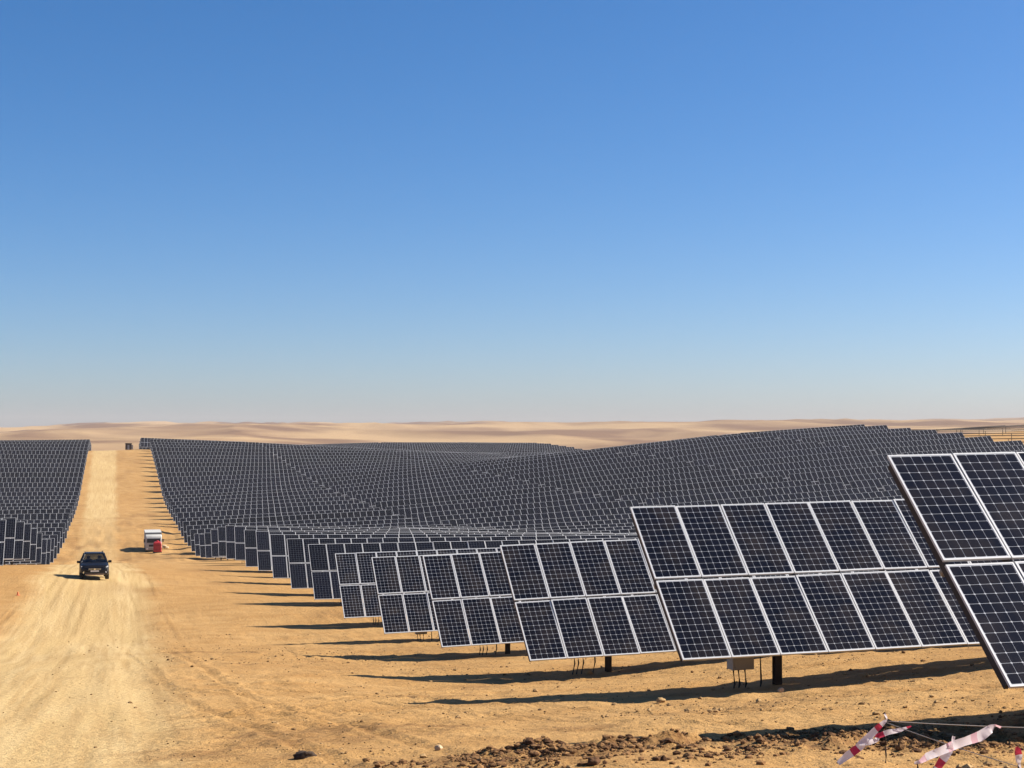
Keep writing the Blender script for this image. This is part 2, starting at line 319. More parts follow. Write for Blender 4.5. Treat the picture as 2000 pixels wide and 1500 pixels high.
zd[nb2] = np.maximum(zd[nb2], 0.7*np.clip(fbm(GU[nb2]/1.4, GV[nb2]/2.2, 4, 93, 0.6)*3.2-0.85, 0, 1)*(1-0.8*zr[nb2]))
vz = (GU > 165)*(GU < 330)*(np.abs(GV-1) < 14)
zd = np.maximum(zd, vz*0.6*np.clip(fbm(GU/9+5, GV/2.5, 3, 86)*2.6-0.3, 0, 1)*(1-0.5*zr))
zd = np.maximum(zd, 0.55*np.clip(fbm(GU/11+40, GV/7, 3, 70)*2.4-0.55, 0, 1)*(GU > 24)*(GU < 480)*(1-zr*0.6))
zh = smooth01((dist-560)/250)
VID = np.arange(nu*nv).reshape(nu, nv)
Q = np.stack([VID[:-1, :-1], VID[:-1, 1:], VID[1:, 1:], VID[1:, :-1]], -1).reshape(-1, 4)
cu = (GU[:-1, :-1]+GU[1:, 1:]).ravel()/2; cv = (GV[:-1, :-1]+GV[1:, 1:]).ravel()/2
is_road = (road_mask(cu, cv) > 0.2) & (cu < 545) & (cu > 2); is_hill = (np.hypot(cu, cv) > 760) & ~is_road
CO = np.stack([GV, GU, Z], -1).reshape(-1, 3); ztr = np.maximum(tread_mask(GU, GV), np.where((GU > 12) & (GU < 95), np.clip(-rut_depth(GU, GV)/0.028, 0, 1), 0)); ZN = np.stack([zr, zd, zh, ztr], -1).reshape(-1, 4)
def sheet(name, sel):
    q = Q[sel]; used, inv = np.unique(q, return_inverse=True); q = inv.reshape(-1, 4).astype(np.int32)
    me = bpy.data.meshes.new(name); me.vertices.add(len(used)); me.vertices.foreach_set('co', CO[used].astype(np.float32).ravel())
    me.loops.add(q.size); me.loops.foreach_set('vertex_index', q.ravel()); me.polygons.add(len(q)); me.polygons.foreach_set('loop_start', np.arange(0, q.size, 4, dtype=np.int32))
    me.polygons.foreach_set('use_smooth', np.ones(len(q), bool)); me.update(calc_edges=True)
    ca = me.color_attributes.new('zones', 'FLOAT_COLOR', 'POINT'); ca.data.foreach_set('color', ZN[used].astype(np.float32).ravel())
    me.materials.append(M_ground); me.validate(); return tag(link(name, me), kind='structure')
sheet('ground', ~is_road & ~is_hill); sheet('dirt_road', is_road); sheet('desert_hills', is_hill)
def Hs(u, v): return float(H_mid(np.array([float(u)]), np.array([float(v)]))[0])
def Hf(u, v): return float(H_full(np.array([float(u)]), np.array([float(v)]))[0])
def on_ground(px, py, lift=0.0):
    """where the line of sight through a photo pixel meets the terrain"""
    d = ray(px, py); ts = 8.0*1.0012**np.arange(4000); zt = H_full(ts*d.y, ts*d.x)+lift
    k = int(np.argmax(ts*d.z <= zt)); return d*float(ts[k])

# ------------------------------------------------------------------ solar trackers
MW, ML, MG, MID = 1.0, 2.01, 0.02, 0.07; NCOL = 32; CP_W = MW+MG; TLEN = NCOL*CP_W; TSTEP = 33.75
FR = 0.026; TH = 0.038
def module_rows(): return (-(MID/2+ML), MID/2)          # lower edge of the lower and of the upper module, along the slope
def mod_geo(mb, x, y, FR, uvs):
    """one framed module, corner at x, y in the table plane; frame 0, face 1"""
    z0, z1 = -TH, 0.0
    a, b, c, d = x, x+MW, y, y+ML
    for (x0, x1, y0, y1) in ((a, b, c, c+FR), (a, b, d-FR, d), (a, a+FR, c+FR, d-FR), (b-FR, b, c+FR, d-FR)):
        i = len(mb.v); mb.v += [(x0, y0, z1), (x1, y0, z1), (x1, y1, z1), (x0, y1, z1)]; mb.f.append((i, i+1, i+2, i+3)); mb.m.append(0); uvs += [(0, 0)]*4
    for (p, q) in (((a, c), (b, c)), ((b, c), (b, d)), ((b, d), (a, d)), ((a, d), (a, c))):
        i = len(mb.v); mb.v += [(*p, z0), (*q, z0), (*q, z1), (*p, z1)]; mb.f.append((i, i+1, i+2, i+3)); mb.m.append(0); uvs += [(0, 0)]*4
    i = len(mb.v); zf = -0.004; mb.v += [(a+FR, c+FR, zf), (b-FR, c+FR, zf), (b-FR, d-FR, zf), (a+FR, d-FR, zf)]; mb.f.append((i, i+1, i+2, i+3)); mb.m.append(1); uvs += [(0, 0), (1, 0), (1, 1), (0, 1)]
    i = len(mb.v); mb.v += [(a, c, z0), (a, d, z0), (b, d, z0), (b, c, z0)]; mb.f.append((i, i+1, i+2, i+3)); mb.m.append(2); uvs += [(0, 0)]*4
def mod_mesh(name, spots, face, fr=0.021):
    mb = MB(); uvs = []
    for x, y in spots: mod_geo(mb, x, y, fr, uvs)
    me = mb.mesh(name, [M_frame, face, M_back], fix=False)
    uv = me.uv_layers.new(name='UVMap'); uv.data.foreach_set('uv', [c for p in uvs for c in p]); return me
ME_near = mod_mesh('solar_module', [(0, 0)], M_back, FR); ME_mid = mod_mesh('solar_module_plain', [(0, 0)], M_glass)
ME_full = mod_mesh('module_array', [(j*CP_W, y) for j in range(NCOL) for y in module_rows()], M_glass)
CW, CL = (MW-2*FR-0.016)/6, (ML-2*FR-0.024)/12
def cell_poly(mb, x, y, m=0.0028, z=0.0):
    a, b, c, d = x+m, x+CW-m, y+m, y+CL-m; k = 0.012
    mb.poly([(a+k, c, z), (b-k, c, z), (b, c+k, z), (b, d-k, z), (b-k, d, z), (a+k, d, z), (a, d-k, z), (a, c+k, z)])
cg = MB()
for i in range(6):
    for j in range(12): cell_poly(cg, FR+0.008+i*CW, FR+0.012+j*CL, 0.0033, -0.0025)
ME_cells = cg.mesh('cell_grid', M_cell, fix=False)
cg = MB(); cell_poly(cg, 0, 0, 0.0033, 0); ME_cell = cg.mesh('cell', M_cell, fix=False)
tb = MB(); tb.tube([(0.03, 0, -0.19), (TLEN-0.04, 0, -0.19)], 0.07, 10); ME_tube = tb.mesh('torque_tube', M_steel, True)
tb = MB(); tb.tube([(-0.5, 0, -0.1), (TLEN+0.5, 0, -0.1)], 0.085, 8); ME_tube_bare = tb.mesh('torque_tube', M_rust, True)
rl = MB(); rl.box(-0.03, 0.03, -1.95, 1.95, -TH-0.135, -TH-0.002); ME_rail = rl.mesh('rail', M_rust)
ps = MB()                                                 # I-beam post with a bearing bracket on top
ps.box(-0.075, 0.075, -0.08, -0.068, -0.9, 2.06); ps.box(-0.075, 0.075, 0.068, 0.08, -0.9, 2.06); ps.box(-0.006, 0.006, -0.068, 0.068, -0.9, 2.06)
ps.box(-0.10, 0.10, -0.11, 0.11, 2.062, 2.10)
ME_post = ps.mesh('post', M_rust)
ps = MB(); ps.box(-0.05, 0.05, -0.05, 0.05, -0.9, 2.2); ME_post_thin = ps.mesh('post', M_rust)
bxm = MB(); bxm.box(-0.24, 0.22, -0.16, 0.16, -0.24, 0.24); bxm.box(-0.27, 0.25, -0.18, 0.18, 0.242, 0.27); bxm.box(-0.19, 0.17, -0.177, -0.162, -0.2, 0.2)
ME_box = bxm.mesh('controller_box', M_boxgrey)
ME_cables = []
for dx in (-0.16, -0.05, 0.09, 0.42):
    c = MB(); z0 = -0.24 if dx < 0.3 else 0.75; c.tube([(dx, 0.02, z0), (dx+0.03, 0.03, -0.55), (dx-0.04, 0.05, -0.85), (dx+0.02, 0.0, -1.5)], 0.022, 6); ME_cables.append(c.mesh('cable', M_black, True))
ORD = ['', 'first', 'second', 'third', 'fourth', 'fifth', 'sixth', 'seventh', 'eighth', 'ninth', 'tenth', 'eleventh', 'twelfth', 'thirteenth', 'fourteenth', 'fifteenth', 'sixteenth', 'seventeenth', 'eighteenth', 'nineteenth']
TENS = {2: ('twentieth', 'twenty'), 3: ('thirtieth', 'thirty'), 4: ('fortieth', 'forty'), 5: ('fiftieth', 'fifty'), 6: ('sixtieth', 'sixty')}
def ordinal(n): return ORD[n] if n < 20 else (TENS[n//10][0] if n % 10 == 0 else TENS[n//10][1]+'-'+ORD[n % 10])
HALF = math.atan(1000/FPX)
def inframe(u, v, m=R(1.0)): return u > 1 and abs(math.atan2(v, u)-YAW) < HALF+m
N_IND = 20
trng = random.Random(3)
row_jit = {}
ntab = [0, 0]
def tracker(k, v0, label, group, bare=False, tilt_extra=0.0):
    AXH = 2.25 if k == 1 else 2.22 if k == 2 else 2.05
    u = urow(k); z0 = Hs(u, v0)+AXH; z1 = Hs(u, v0+TLEN)+AXH; zm = Hs(u, v0+TLEN/2)+AXH
    off = (zm-(z0+z1)/2)*0.5; z0 += off; z1 += off
    sl = math.atan2(z1-z0, TLEN)
    t = empty('bare_tracker' if bare else 'solar_tracker', (v0, u, z0-AXH), (0, -sl, 0)); tag(t, label, 'solar tracker', group)
    ntab[0] += 1
    tilt = TILT+tilt_extra+R(trng.uniform(-0.6, 0.6)); ct, st = math.cos(tilt), math.sin(tilt)
    def P(x, y, z=0): return (x, y*ct-z*st, AXH+y*st+z*ct)
    rot = (tilt, 0, 0)
    link('torque_tube', ME_tube_bare if bare else ME_tube, t, (0, 0, AXH), (tilt, 0, 0) if not bare else (0, 0, 0))
    d = math.hypot(u, v0)
    posts = (2.6, 9.9, 17.2, 24.5, 30.4) if (d < 330 and not bare) else ((4, 19) if bare else (2.6, 30.4))
    for x in posts:
        if not bare and k < 10 and not inframe(u, v0+x, R(4)): continue
        zz = z0+(z1-z0)*x/TLEN-AXH
        link('post', ME_post_thin if bare else ME_post, t, (x, 0, AXH - 2.3), (0, sl, 0))
    if bare: return t
    if k <= 3:
        for j in range(0, 14): link('rail', ME_rail, t, P(max(0.03, j*CP_W-MG/2) if j else 0.05, 0), rot)
    elif k <= 30:
        link('rail', ME_rail, t, P(0.05, 0), rot); link('rail', ME_rail, t, P(TLEN-0.07, 0), rot)
    if k <= 14 and v0 < 15:
        bz = 0.60 if k in (2, 5) else 0.82; link('controller_box', ME_box, t, (1.75, -0.14, bz))
        for me in ME_cables: link('cable', me, t, (1.75, -0.14, bz))
    rest = []
    for j in range(NCOL):
        ind = k <= N_IND and inframe(u, v0+(j+.5)*CP_W)
        for r, y in enumerate(module_rows()):
            if not ind: rest.append((j*CP_W, y)); continue
            near = k <= 6
            mo = link('solar_module', ME_near if near else ME_mid, t, P(j*CP_W, y), (tilt+R(trng.gauss(0, .25)), R(trng.gauss(0, .18)), 0)); ntab[1] += 1
            if near:
                if k == 1 and j < 2:
                    for a in range(6):
                        for b in range(12): link('cell', ME_cell, mo, (FR+0.008+a*CW, FR+0.012+b*CL, -0.0025))
                else: link('cell_grid', ME_cells, mo)['kind'] = 'stuff'
    if rest:
        me = ME_full if len(rest) == 2*NCOL else mod_mesh('module_array', rest, M_glass)
        link('module_array', me, t, P(0, 0), rot)['kind'] = 'stuff'
    return t
POS = ['first', 'second', 'third', 'fourth', 'fifth']
def visible(k, v0):
    u = urow(k); return any(inframe(u, v0+x, R(1.2)) for x in np.linspace(0, TLEN, 12))
for k in range(1, 59):
    rt = R(trng.uniform(-1.7, 1.7)) if k > 15 else R(trng.uniform(-.8, .8)) if k > 6 else 0.0
    if k in (13, 39, 21): rt += R(4)
    for j in range(5):
        v0 = VR0+j*TSTEP
        if k >= 43 and j == 0:
            if k > 46: continue
            v0 -= 2.5
        if not visible(k, v0): continue
        if k == 1: lab = 'nearest solar tracker table with large dark panels cut by the right picture edge'
        elif j == 0: lab = f'solar tracker table next to the dirt road on its right, {ordinal(k)} row from camera'
        else: lab = f'{POS[j]} solar tracker table right of the dirt road, in the {ordinal(k)} row from camera'
        tracker(k, v0, lab, 'solar trackers right of the dirt road', tilt_extra=rt)
for k in range(9, 47):
    rt = R(trng.uniform(-1.0, 1.0)) + (R(4) if k == 38 else 0)
    if not visible(k, VL0-TLEN): continue
    lab = f'solar tracker table left of the dirt road, {ordinal(k-8)} visible row counted from the camera'
    tracker(k, VL0-TLEN, lab, 'solar trackers left of the dirt road', tilt_extra=rt)
for k in range(23, 36):
    for j in (5, 6):
        v0 = VR0+j*TSTEP+5
        if not visible(k, v0): continue
        tracker(k, v0, f'bare torque tube on posts without panels, {POS[j-5]} span past right end of {ordinal(k)} row', 'bare trackers on the right hill', bare=True)
print('tables', ntab[0], 'modules', ntab[1])
#@@OBJECTS
# ------------------------------------------------------------------ dark SUV on the road
M_paint = mat('dark_blue_paint', (0.005, 0.0055, 0.008), 0.34, 0.0, 0.3, noise=0.2, nscale=2)
M_trim = mat('dark_plastic', (0.018, 0.017, 0.016), 0.6, noise=0.2)
M_dust = mat('dusty_sill', (0.30, 0.21, 0.14), 0.8, noise=0.25, nscale=5)
M_chrome = mat('chrome', (0.75, 0.76, 0.78), 0.15, 0.9)
M_lamp = mat('headlamp_lens', (0.85, 0.85, 0.86), 0.35, 0.0, 0.8)
M_plate = mat('number_plate', (0.78, 0.77, 0.72), 0.45)
M_seat = mat('seat_fabric', (0.35, 0.36, 0.36), 0.8)
M_white = mat('white_paint', (0.46, 0.445, 0.41), 0.6, noise=0.3, nscale=1.6)
M_red = mat('red_paint', (0.42, 0.020, 0.025), 0.45, noise=0.12, nscale=2)
def tint_glass():
    m = bpy.data.materials.new('tinted_glass'); m.use_nodes = True; t = m.node_tree; t.nodes.remove(t.nodes['Principled BSDF']); o = t.nodes['Material Output']
    tr = t.nodes.new('ShaderNodeBsdfTransparent'); tr.inputs[0].default_value = (0.35, 0.38, 0.40, 1); g = t.nodes.new('ShaderNodeBsdfGlossy'); g.inputs['Roughness'].default_value = 0.03
    fr = t.nodes.new('ShaderNodeFresnel'); fr.inputs[0].default_value = 1.5; mx = t.nodes.new('ShaderNodeMixShader')
    t.links.new(fr.outputs[0], mx.inputs[0]); t.links.new(tr.outputs[0], mx.inputs[1]); t.links.new(g.outputs[0], mx.inputs[2]); t.links.new(mx.outputs[0], o.inputs[0]); return m
M_tint = tint_glass()
def ring_sec(y, hw, zb, zt, n=3, r=0.16):
    """rounded-box cross-section in the x/z plane at y"""
    pts = []; r = min(r, hw*0.45, (zt-zb)*0.45)
    for cx, cz, a0 in ((hw-r, zt-r, 0), (-hw+r, zt-r, 90), (-hw+r, zb+r, 180), (hw-r, zb+r, 270)):
        for i in range(n+1):
            a = R(a0+90*i/n); pts.append((cx+r*math.cos(a), y, cz+r*math.sin(a)))
    return pts
def wheel(parent, x, y, r, wd):
    t = MB(); prof = [(-wd/2, r*0.62), (-wd/2, r*0.93), (-wd*0.36, r), (wd*0.36, r), (wd/2, r*0.93), (wd/2, r*0.62)]
    n = 20; rings = [[(px, pr*math.cos(2*math.pi*k/n), pr*math.sin(2*math.pi*k/n)) for k in range(n)] for px, pr in prof]
    t.loft(rings, cap=False); hub = t.build('wheel', M_black, parent, (x, y, r), smooth=True)
    rm = MB(); s = 1 if x > 0 else -1
    rm.loft([[(s*px*wd, pr*r*math.cos(2*math.pi*k/15), pr*r*math.sin(2*math.pi*k/15)) for k in range(15)] for px, pr in ((0.30, 0.63), (0.42, 0.60), (0.36, 0.30), (0.44, 0.12))])
    rm.build('rim', M_chrome, hub)
    return hub
pc = on_ground(183, 1131); CV, CU = pc.x, pc.y+1.0
car_z = (Hf(CU-1.4, CV)+Hf(CU+1.4, CV))/2
car = empty('car', (CV, CU, car_z), (math.atan2(Hs(CU+2, CV)-Hs(CU-2, CV), 4), 0, R(2)))
tag(car, 'dark blue sport utility vehicle driving towards the camera on the dirt road', 'car')
b = MB(); b.loft([ring_sec(*s) for s in ((-2.28, .66, .46, .78), (-2.20, .82, .36, .92), (-2.02, .90, .31, 1.00), (-1.5, .93, .29, 1.06), (-0.8, .93, .29, 1.12), (0.6, .94, .29, 1.14), (1.7, .93, .30, 1.15), (2.15, .90, .36, 1.13), (2.30, .80, .48, 1.02))])
b.build('body', M_paint, car, smooth=True)
B0 = [(-.85, -.92, 1.08), (.85, -.92, 1.08), (.87, 0.5, 1.10), (.84, 2.12, 1.10), (-.84, 2.12, 1.10), (-.87, 0.5, 1.10)]
T0 = [(-.62, -.12, 1.62), (.62, -.12, 1.62), (.66, 0.6, 1.66), (.62, 1.80, 1.60), (-.62, 1.80, 1.60), (-.66, 0.6, 1.66)]
def glazing(name, ia):
    g = MB(); i, j = ia; g.quad(B0[i], B0[j], T0[j], T0[i]); return g.build(name, M_tint, car)
glazing('windshield', (0, 1)); glazing('side_window', (1, 2)); glazing('side_window', (2, 3)); glazing('rear_window', (3, 4)); glazing('side_window', (4, 5)); glazing('side_window', (5, 0))
rf = MB(); rf.loft([[(x*.98, y*s+.0, z) for x, y, z in [(p[0]*k, (p[1]-.85)*k+.85, p[2]+dz) for p in T0]] for s, k, dz in ((1, 1.03, -.01), (1, 1.0, .045), (1, .86, .085))]); rf.build('roof', M_paint, car)
for i in range(6):
    p = MB(); p.tube([B0[i], T0[i]], 0.045, 6); p.build('pillar', M_paint, car)
g = MB(); g.box(-.42, .42, -2.33, -2.26, .66, .80); gr = g.build('grille', M_trim, car)
for zz in (.70, .76):
    q = MB(); q.box(-.40, .40, -2.345, -2.332, zz-.008, zz+.008); q.build('grille_bar', M_chrome, gr)
q = MB(); q.tube([(0, -2.36, .735), (0, -2.335, .735)], 0.055, 12); q.build('emblem', M_chrome, car)
for s in (-1, 1):
    h = MB(); h.loft([[(s*(.66+dx*k), -2.17-(1-k)*.10+abs(dx)*.35, .86+dz*k) for dx, dz in ((-.22, -.07), (.18, -.04), (.22, .07), (-.12, .07))] for k in (1, .86)]); h.build('headlight', M_lamp, car)
    f = MB(); f.tube([(s*.70, -2.27, .52), (s*.70, -2.20, .52)], 0.065, 10); f.build('fog_light', M_lamp if s > 0 else M_chrome, car)
    mr = MB(); mr.box(s*1.02-.11, s*1.02+.11, -.66, -.54, 1.06, 1.22); mr.box(min(s*.86, s*.95), max(s*.86, s*.95), -.62, -.57, 1.09, 1.13); mr.build('side_mirror', M_paint, car)
    rr = MB(); rr.tube([(s*.56, -.0, 1.69), (s*.58, .2, 1.77), (s*.58, 1.4, 1.76), (s*.55, 1.6, 1.68)], 0.02, 6); rr.build('roof_rail', M_trim, car)
    st = MB(); st.box(s*.36-.22, s*.36+.22, .05, .20, .80, 1.28); st.box(s*.36-.12, s*.36+.12, .07, .17, 1.30, 1.50); st.build('seat', M_seat, car)
q = MB(); q.box(-.27, .27, -2.325, -2.305, .555, .665); q.build('number_plate', M_plate, car)
q = MB(); q.box(-.62, .62, -2.30, -2.20, .345, .425); q.build('skid_plate', M_dust, car)
q = MB(); q.box(-.70, .70, -2.285, -2.22, .44, .54); q.build('lower_intake', M_trim, car)
q = MB(); q.box(-.76, .76, -.98, -.55, 1.02, 1.085); q.build('dashboard', M_trim, car)
for x, y in ((-.81, -1.42), (.81, -1.42), (-.81, 1.42), (.81, 1.42)): wheel(car, x, y, .365, .25)

# ------------------------------------------------------------------ white truck and red tank beside the road
pt = on_ground(300, 1078); TV, TU = pt.x, pt.y+1.0
tz = Hf(TU+2, TV)-0.05
truck = empty('truck', (TV, TU, tz)); truck.scale = (.94, .94, .9); tag(truck, 'white box truck parked right of the dirt road in the valley', 'truck')
b = MB(); b.loft([ring_sec(y, hw, zb, zt, 3, .12) for y, hw, zb, zt in ((-1.0, 1.10, .62, 2.25), (-.92, 1.19, .55, 2.62), (-.6, 1.22, .55, 2.80), (.85, 1.22, .55, 2.82))]); b.build('cab', M_white, truck, smooth=True)
q = MB(); q.box(-.98, .98, -1.05, -.95, 1.62, 2.26); q.build('windshield', mat('dark_glass', (0.03, 0.035, 0.04), 0.35, 0, 0.2), truck)
q = MB(); q.box(-1.24, 1.24, 1.0, 8.6, 1.0, 3.12); q.build('cargo_box', M_white, truck)
q = MB(); q.box(-1.26, -1.242, 1.0, 8.6, 1.0, 1.12); q.box(1.242, 1.26, 1.0, 8.6, 1.0, 1.12); q.box(-1.2, 1.2, .86, 1.0, 2.86, 3.1); q.build('cargo_box_rail', M_steel, truck)
q = MB(); q.box(-.45, .45, -.6, 8.5, .62, .98); q.build('chassis', M_trim, truck)
q = MB(); q.box(-1.2, 1.2, -1.16, -1.02, .48, .80); q.build('bumper', M_boxgrey, truck)
q = MB(); q.box(-.7, .7, -1.06, -1.0, 1.0, 1.32); q.build('grille', M_trim, truck)
for s in (-1, 1):
    q = MB(); q.box(s*.95-.15, s*.95+.15, -1.17, -1.15, .58, .74); q.build('headlight', M_lamp, truck)
    q = MB(); q.box(s*1.38-.1, s*1.38+.1, -.95, -.85, 1.7, 2.2); q.box(s*1.28-.06, s*1.28+.06, -.92, -.88, 2.1, 2.14); q.build('side_mirror', M_trim, truck)
    for y in (-.1, 6.2, 7.3): wheel(truck, s*1.05, y, .48, .32)
M_sack = mat('pale_sacking', (.48, .36, .22), .9, noise=.2, nscale=6); sk = on_ground(321, 1072)
for dx, dz, w_, lab in ((-.35, 0, .5, 'pale sack nearest the red tank by the white truck'), (.3, 0, .55, 'pale sack farthest right of the white truck'), (0, .26, .5, 'pale sack lying on top of two others beside the truck')):
    q = MB(); zz = Hf(sk.y, sk.x)
    q.loft([[(sk.x+dx+p[0], p[1], p[2]) for p in ring_sec(sk.y+y, w_*k*.6, zz+dz+.01, zz+dz+.26*k+.01, 3, .1)] for y, k in ((-.4, .7), (-.25, 1), (.25, 1), (.4, .7))])
    tag(q.build('sack', M_sack, smooth=True), lab, 'sack', 'sacks beside the truck')
tp = on_ground(307, 1079); 
tank = empty('fuel_tank', (tp.x, tp.y-1.2, Hf(tp.y-1.2, tp.x)+.02)); tag(tank, 'red metal tank standing in front of the white truck', 'tank')
b = MB(); b.loft([[(x*k, y*k, z) for x, y in ((-.56, -.4), (-.46, -.5), (.46, -.5), (.56, -.4), (.56, .4), (.46, .5), (-.46, .5), (-.56, .4))] for k, z in ((.96, .14), (1, .2), (1, 1.35), (.9, 1.5), (.62, 1.58))]); b.build('tank_body', M_red, tank)
q = MB(); q.tube([(0, 0, 1.585), (0, 0, 1.74)], .17, 12); q.build('filler_cap', M_red, tank)
q = MB(); q.box(-.62, .62, -.5, -.38, 0, .135); q.box(-.62, .62, .38, .5, 0, .135); q.build('skid', M_trim, tank)
q = MB()
for zz in (.5, 1.05): q.loft([[(x*1.012, y*1.012, z) for x, y in ((-.56, -.4), (-.46, -.5), (.46, -.5), (.56, -.4), (.56, .4), (.46, .5), (-.46, .5), (-.56, .4))] for z in (zz, zz+.05)], cap=False)
q.build('band', mat('dark_red_paint', (.25, .012, .015), .5), tank)
# hut by the crest of the road
ph = on_ground(251, 878.5)
hut = empty('hut', (ph.x, ph.y, Hf(ph.y, ph.x))); tag(hut, 'tiny dark hut with a white door where the road meets the crest', 'hut')
q = MB(); q.box(-.95, .95, 0, 1.9, 0, 1.95); q.build('wall', mat('brown_board', (.075, .045, .035), .8, noise=.2), hut)
q = MB(); q.box(-1.1, 1.1, -.25, 2.1, 1.955, 2.05); q.build('roof', M_trim, hut)
q = MB(); q.box(-.3, .25, -.06, -.01, .02, 1.45); dr = q.build('door', M_white, hut)
q = MB(); q.box(.14, .18, -.09, -.062, .7, .85); q.build('handle', M_trim, dr)
q = MB(); q.box(1.0, 1.35, .2, 1.2, .01, 1.5); q.build('side_locker', M_white, hut)

# ------------------------------------------------------------------ stakes, string and barrier tape in the foreground
M_tred = mat('tape_red', (0.52, 0.035, 0.08), 0.4); M_twhite = mat('tape_white', (0.80, 0.72, 0.73), 0.4); M_tpink = mat('tape_red_sunlit', (0.72, 0.45, 0.50), 0.4); M_string = mat('string', (0.42, 0.38, 0.34), 0.8)  # pink stripe: sunlight glowing through red film, put into the colour
for _m in (M_tred, M_twhite, M_tpink):                  # thin plastic film lets light through
    _t = _m.node_tree; _b = _t.nodes['Principled BSDF']; _tr = _t.nodes.new('ShaderNodeBsdfTranslucent'); _tr.inputs[0].default_value = _b.inputs['Base Color'].default_value
    _mx = _t.nodes.new('ShaderNodeMixShader'); _mx.inputs[0].default_value = 0.4; _t.links.new(_b.outputs[0], _mx.inputs[1]); _t.links.new(_tr.outputs[0], _mx.inputs[2]); _t.links.new(_mx.outputs[0], _t.nodes['Material Output'].inputs[0])
def at(px, py, Zd): return ray(px, py)*Zd
def stake(px, py_base, py_top, label):
    bpt = on_ground(px, py_base); d = ray(px, py_top)
    t = bpt.y/d.y; top = Vector((bpt.x, bpt.y, d.z*t)); Zd = t
    o = MB(); n = 6; pts = [bpt+Vector((0, 0, -.3))]+[bpt.lerp(top, k/n)+Vector((.004*math.sin(k*2), .004*math.cos(k*3), 0)) for k in range(n+1)]
    o.tube(pts, 0.0085, 7); s = o.build('stake', M_rust); tag(s, label, 'stake', 'steel stakes in the foreground'); return top, Zd
s1, Z1 = stake(1730, 1491, 1399, 'thin rusty steel stake with red and white tape tied to its top')
s2, Z2 = stake(1793, 1545, 1489, 'short steel stake holding the lower end of the long pale tape')
s3, Z3 = stake(1989, 1535, 1463, 'steel stake at the right picture edge with a red tape end')
s4, Z4 = stake(2075, 1500, 1421, 'steel stake just past the right edge holding the level string')
def string(a, b_, sag, label):
    o = MB(); n = 14; o.tube([Vector(a).lerp(Vector(b_), k/n)-Vector((0, 0, sag*4*(k/n)*(1-k/n))) for k in range(n+1)], 0.0042, 5); tag(o.build('string', M_string, smooth=True), label, 'string')
tp0 = s1-Vector((0, 0, .05))
string(tp0, s4-Vector((0, 0, .01)), 0.01, 'pale string running level from the taped stake to the right')
string(tp0+Vector((0, 0, -.012)), s3-Vector((0, 0, .16)), 0.015, 'pale string sloping down right from the taped stake')
def ribbon(pts, width, seg, label, phase=0, parent=None, name='barrier_tape', fold=0.0, stripe=None):
    """a strip of striped plastic tape along pts = (px, py, depth, half width factor, twist)"""
    C = []
    for (a, b2) in zip(pts, pts[1:]):
        for k in range(seg): C.append([x+(y-x)*k/seg for x, y in zip(a, b2)])
    C.append(list(pts[-1])); o = MB(); prev = None; s_len = 0
    P3 = [at(c[0], c[1], c[2]) for c in C]
    for i, c in enumerate(C):
        d = (P3[min(i+1, len(C)-1)]-P3[max(i-1, 0)]).normalized(); side = d.cross(ray(c[0], c[1])).normalized(); nrm = side.cross(d)
        sd = side*math.cos(c[4])+nrm*math.sin(c[4]); hw = width/2*c[3]
        rip = nrm*(0.006*math.sin(i*0.9)+0.004*math.sin(i*2.3))
        cur = (P3[i]+sd*hw+rip, P3[i]+nrm*fold*hw+rip*.4, P3[i]-sd*hw-rip)
        if prev:
            s_len += (P3[i]-P3[i-1]).length; m = 1 if ((s_len+phase)/0.36) % 1 < 0.24 else 0
            o.quad(prev[0], prev[1], cur[1], cur[0], m); o.quad(prev[1], prev[2], cur[2], cur[1], m)
        prev = cur
    x = o.build(name, [M_twhite, stripe or M_tred], parent, smooth=True)
    bq = bmesh.new(); bq.from_mesh(x.data); bmesh.ops.remove_doubles(bq, verts=bq.verts, dist=1e-5); bmesh.ops.recalc_face_normals(bq, faces=bq.faces); bq.to_mesh(x.data); bq.free(); x.data.polygons.foreach_set('use_smooth', [True]*len(x.data.polygons))
    if parent is None: tag(x, label, 'barrier tape')
    return x
za = Z1-0.05
t1 = ribbon([(1728, 1394, za, .25, .2), (1733, 1404, za, .35, 1.2), (1727, 1410, za, .5, .4), (1716, 1420, za, .75, .2), (1693, 1443, za-.06, 1.0, .5), (1676, 1461, za-.10, 1.0, -.2), (1655, 1476, za-.12, .95, .3), (1637, 1491, za-.13, .55, .1)], .085, 5, 'red and white tape fluttering down left from the stake top', 0.20, fold=.25)
ribbon([(1677, 1452, za-.09, .6, .2), (1695, 1449, za-.08, 1.0, .3), (1713, 1445, za-.05, .9, 1.0), (1714, 1438, za-.04, .8, .5), (1735, 1430, za-.02, .75, .1), (1758, 1426, za+.02, .6, .4), (1780, 1418, za+.05, .2, .6)], .075, 5, 'short twisted strand of red and white tape crossing the stake', 0.12, fold=.2)
zb = Z2
ribbon([(1955, 1421, zb+.6, .3, .5), (1944, 1416, zb+.6, .35, 1.2), (1934, 1424, zb+.55, .9, .1), (1916, 1437, zb+.5, 1.15, .2), (1885, 1448, zb+.35, 1.0, .5), (1862, 1456, zb+.25, 1.0, .2), (1835, 1468, zb+.12, .9, .4), (1812, 1477, zb+.05, .8, .1), (1797, 1488, zb-.01, .4, .3), (1786, 1490, zb-.02, .3, .3)], .085, 5, 'long pale pink and white tape slanting between two stakes', 0.0, fold=.2, stripe=M_tpink)
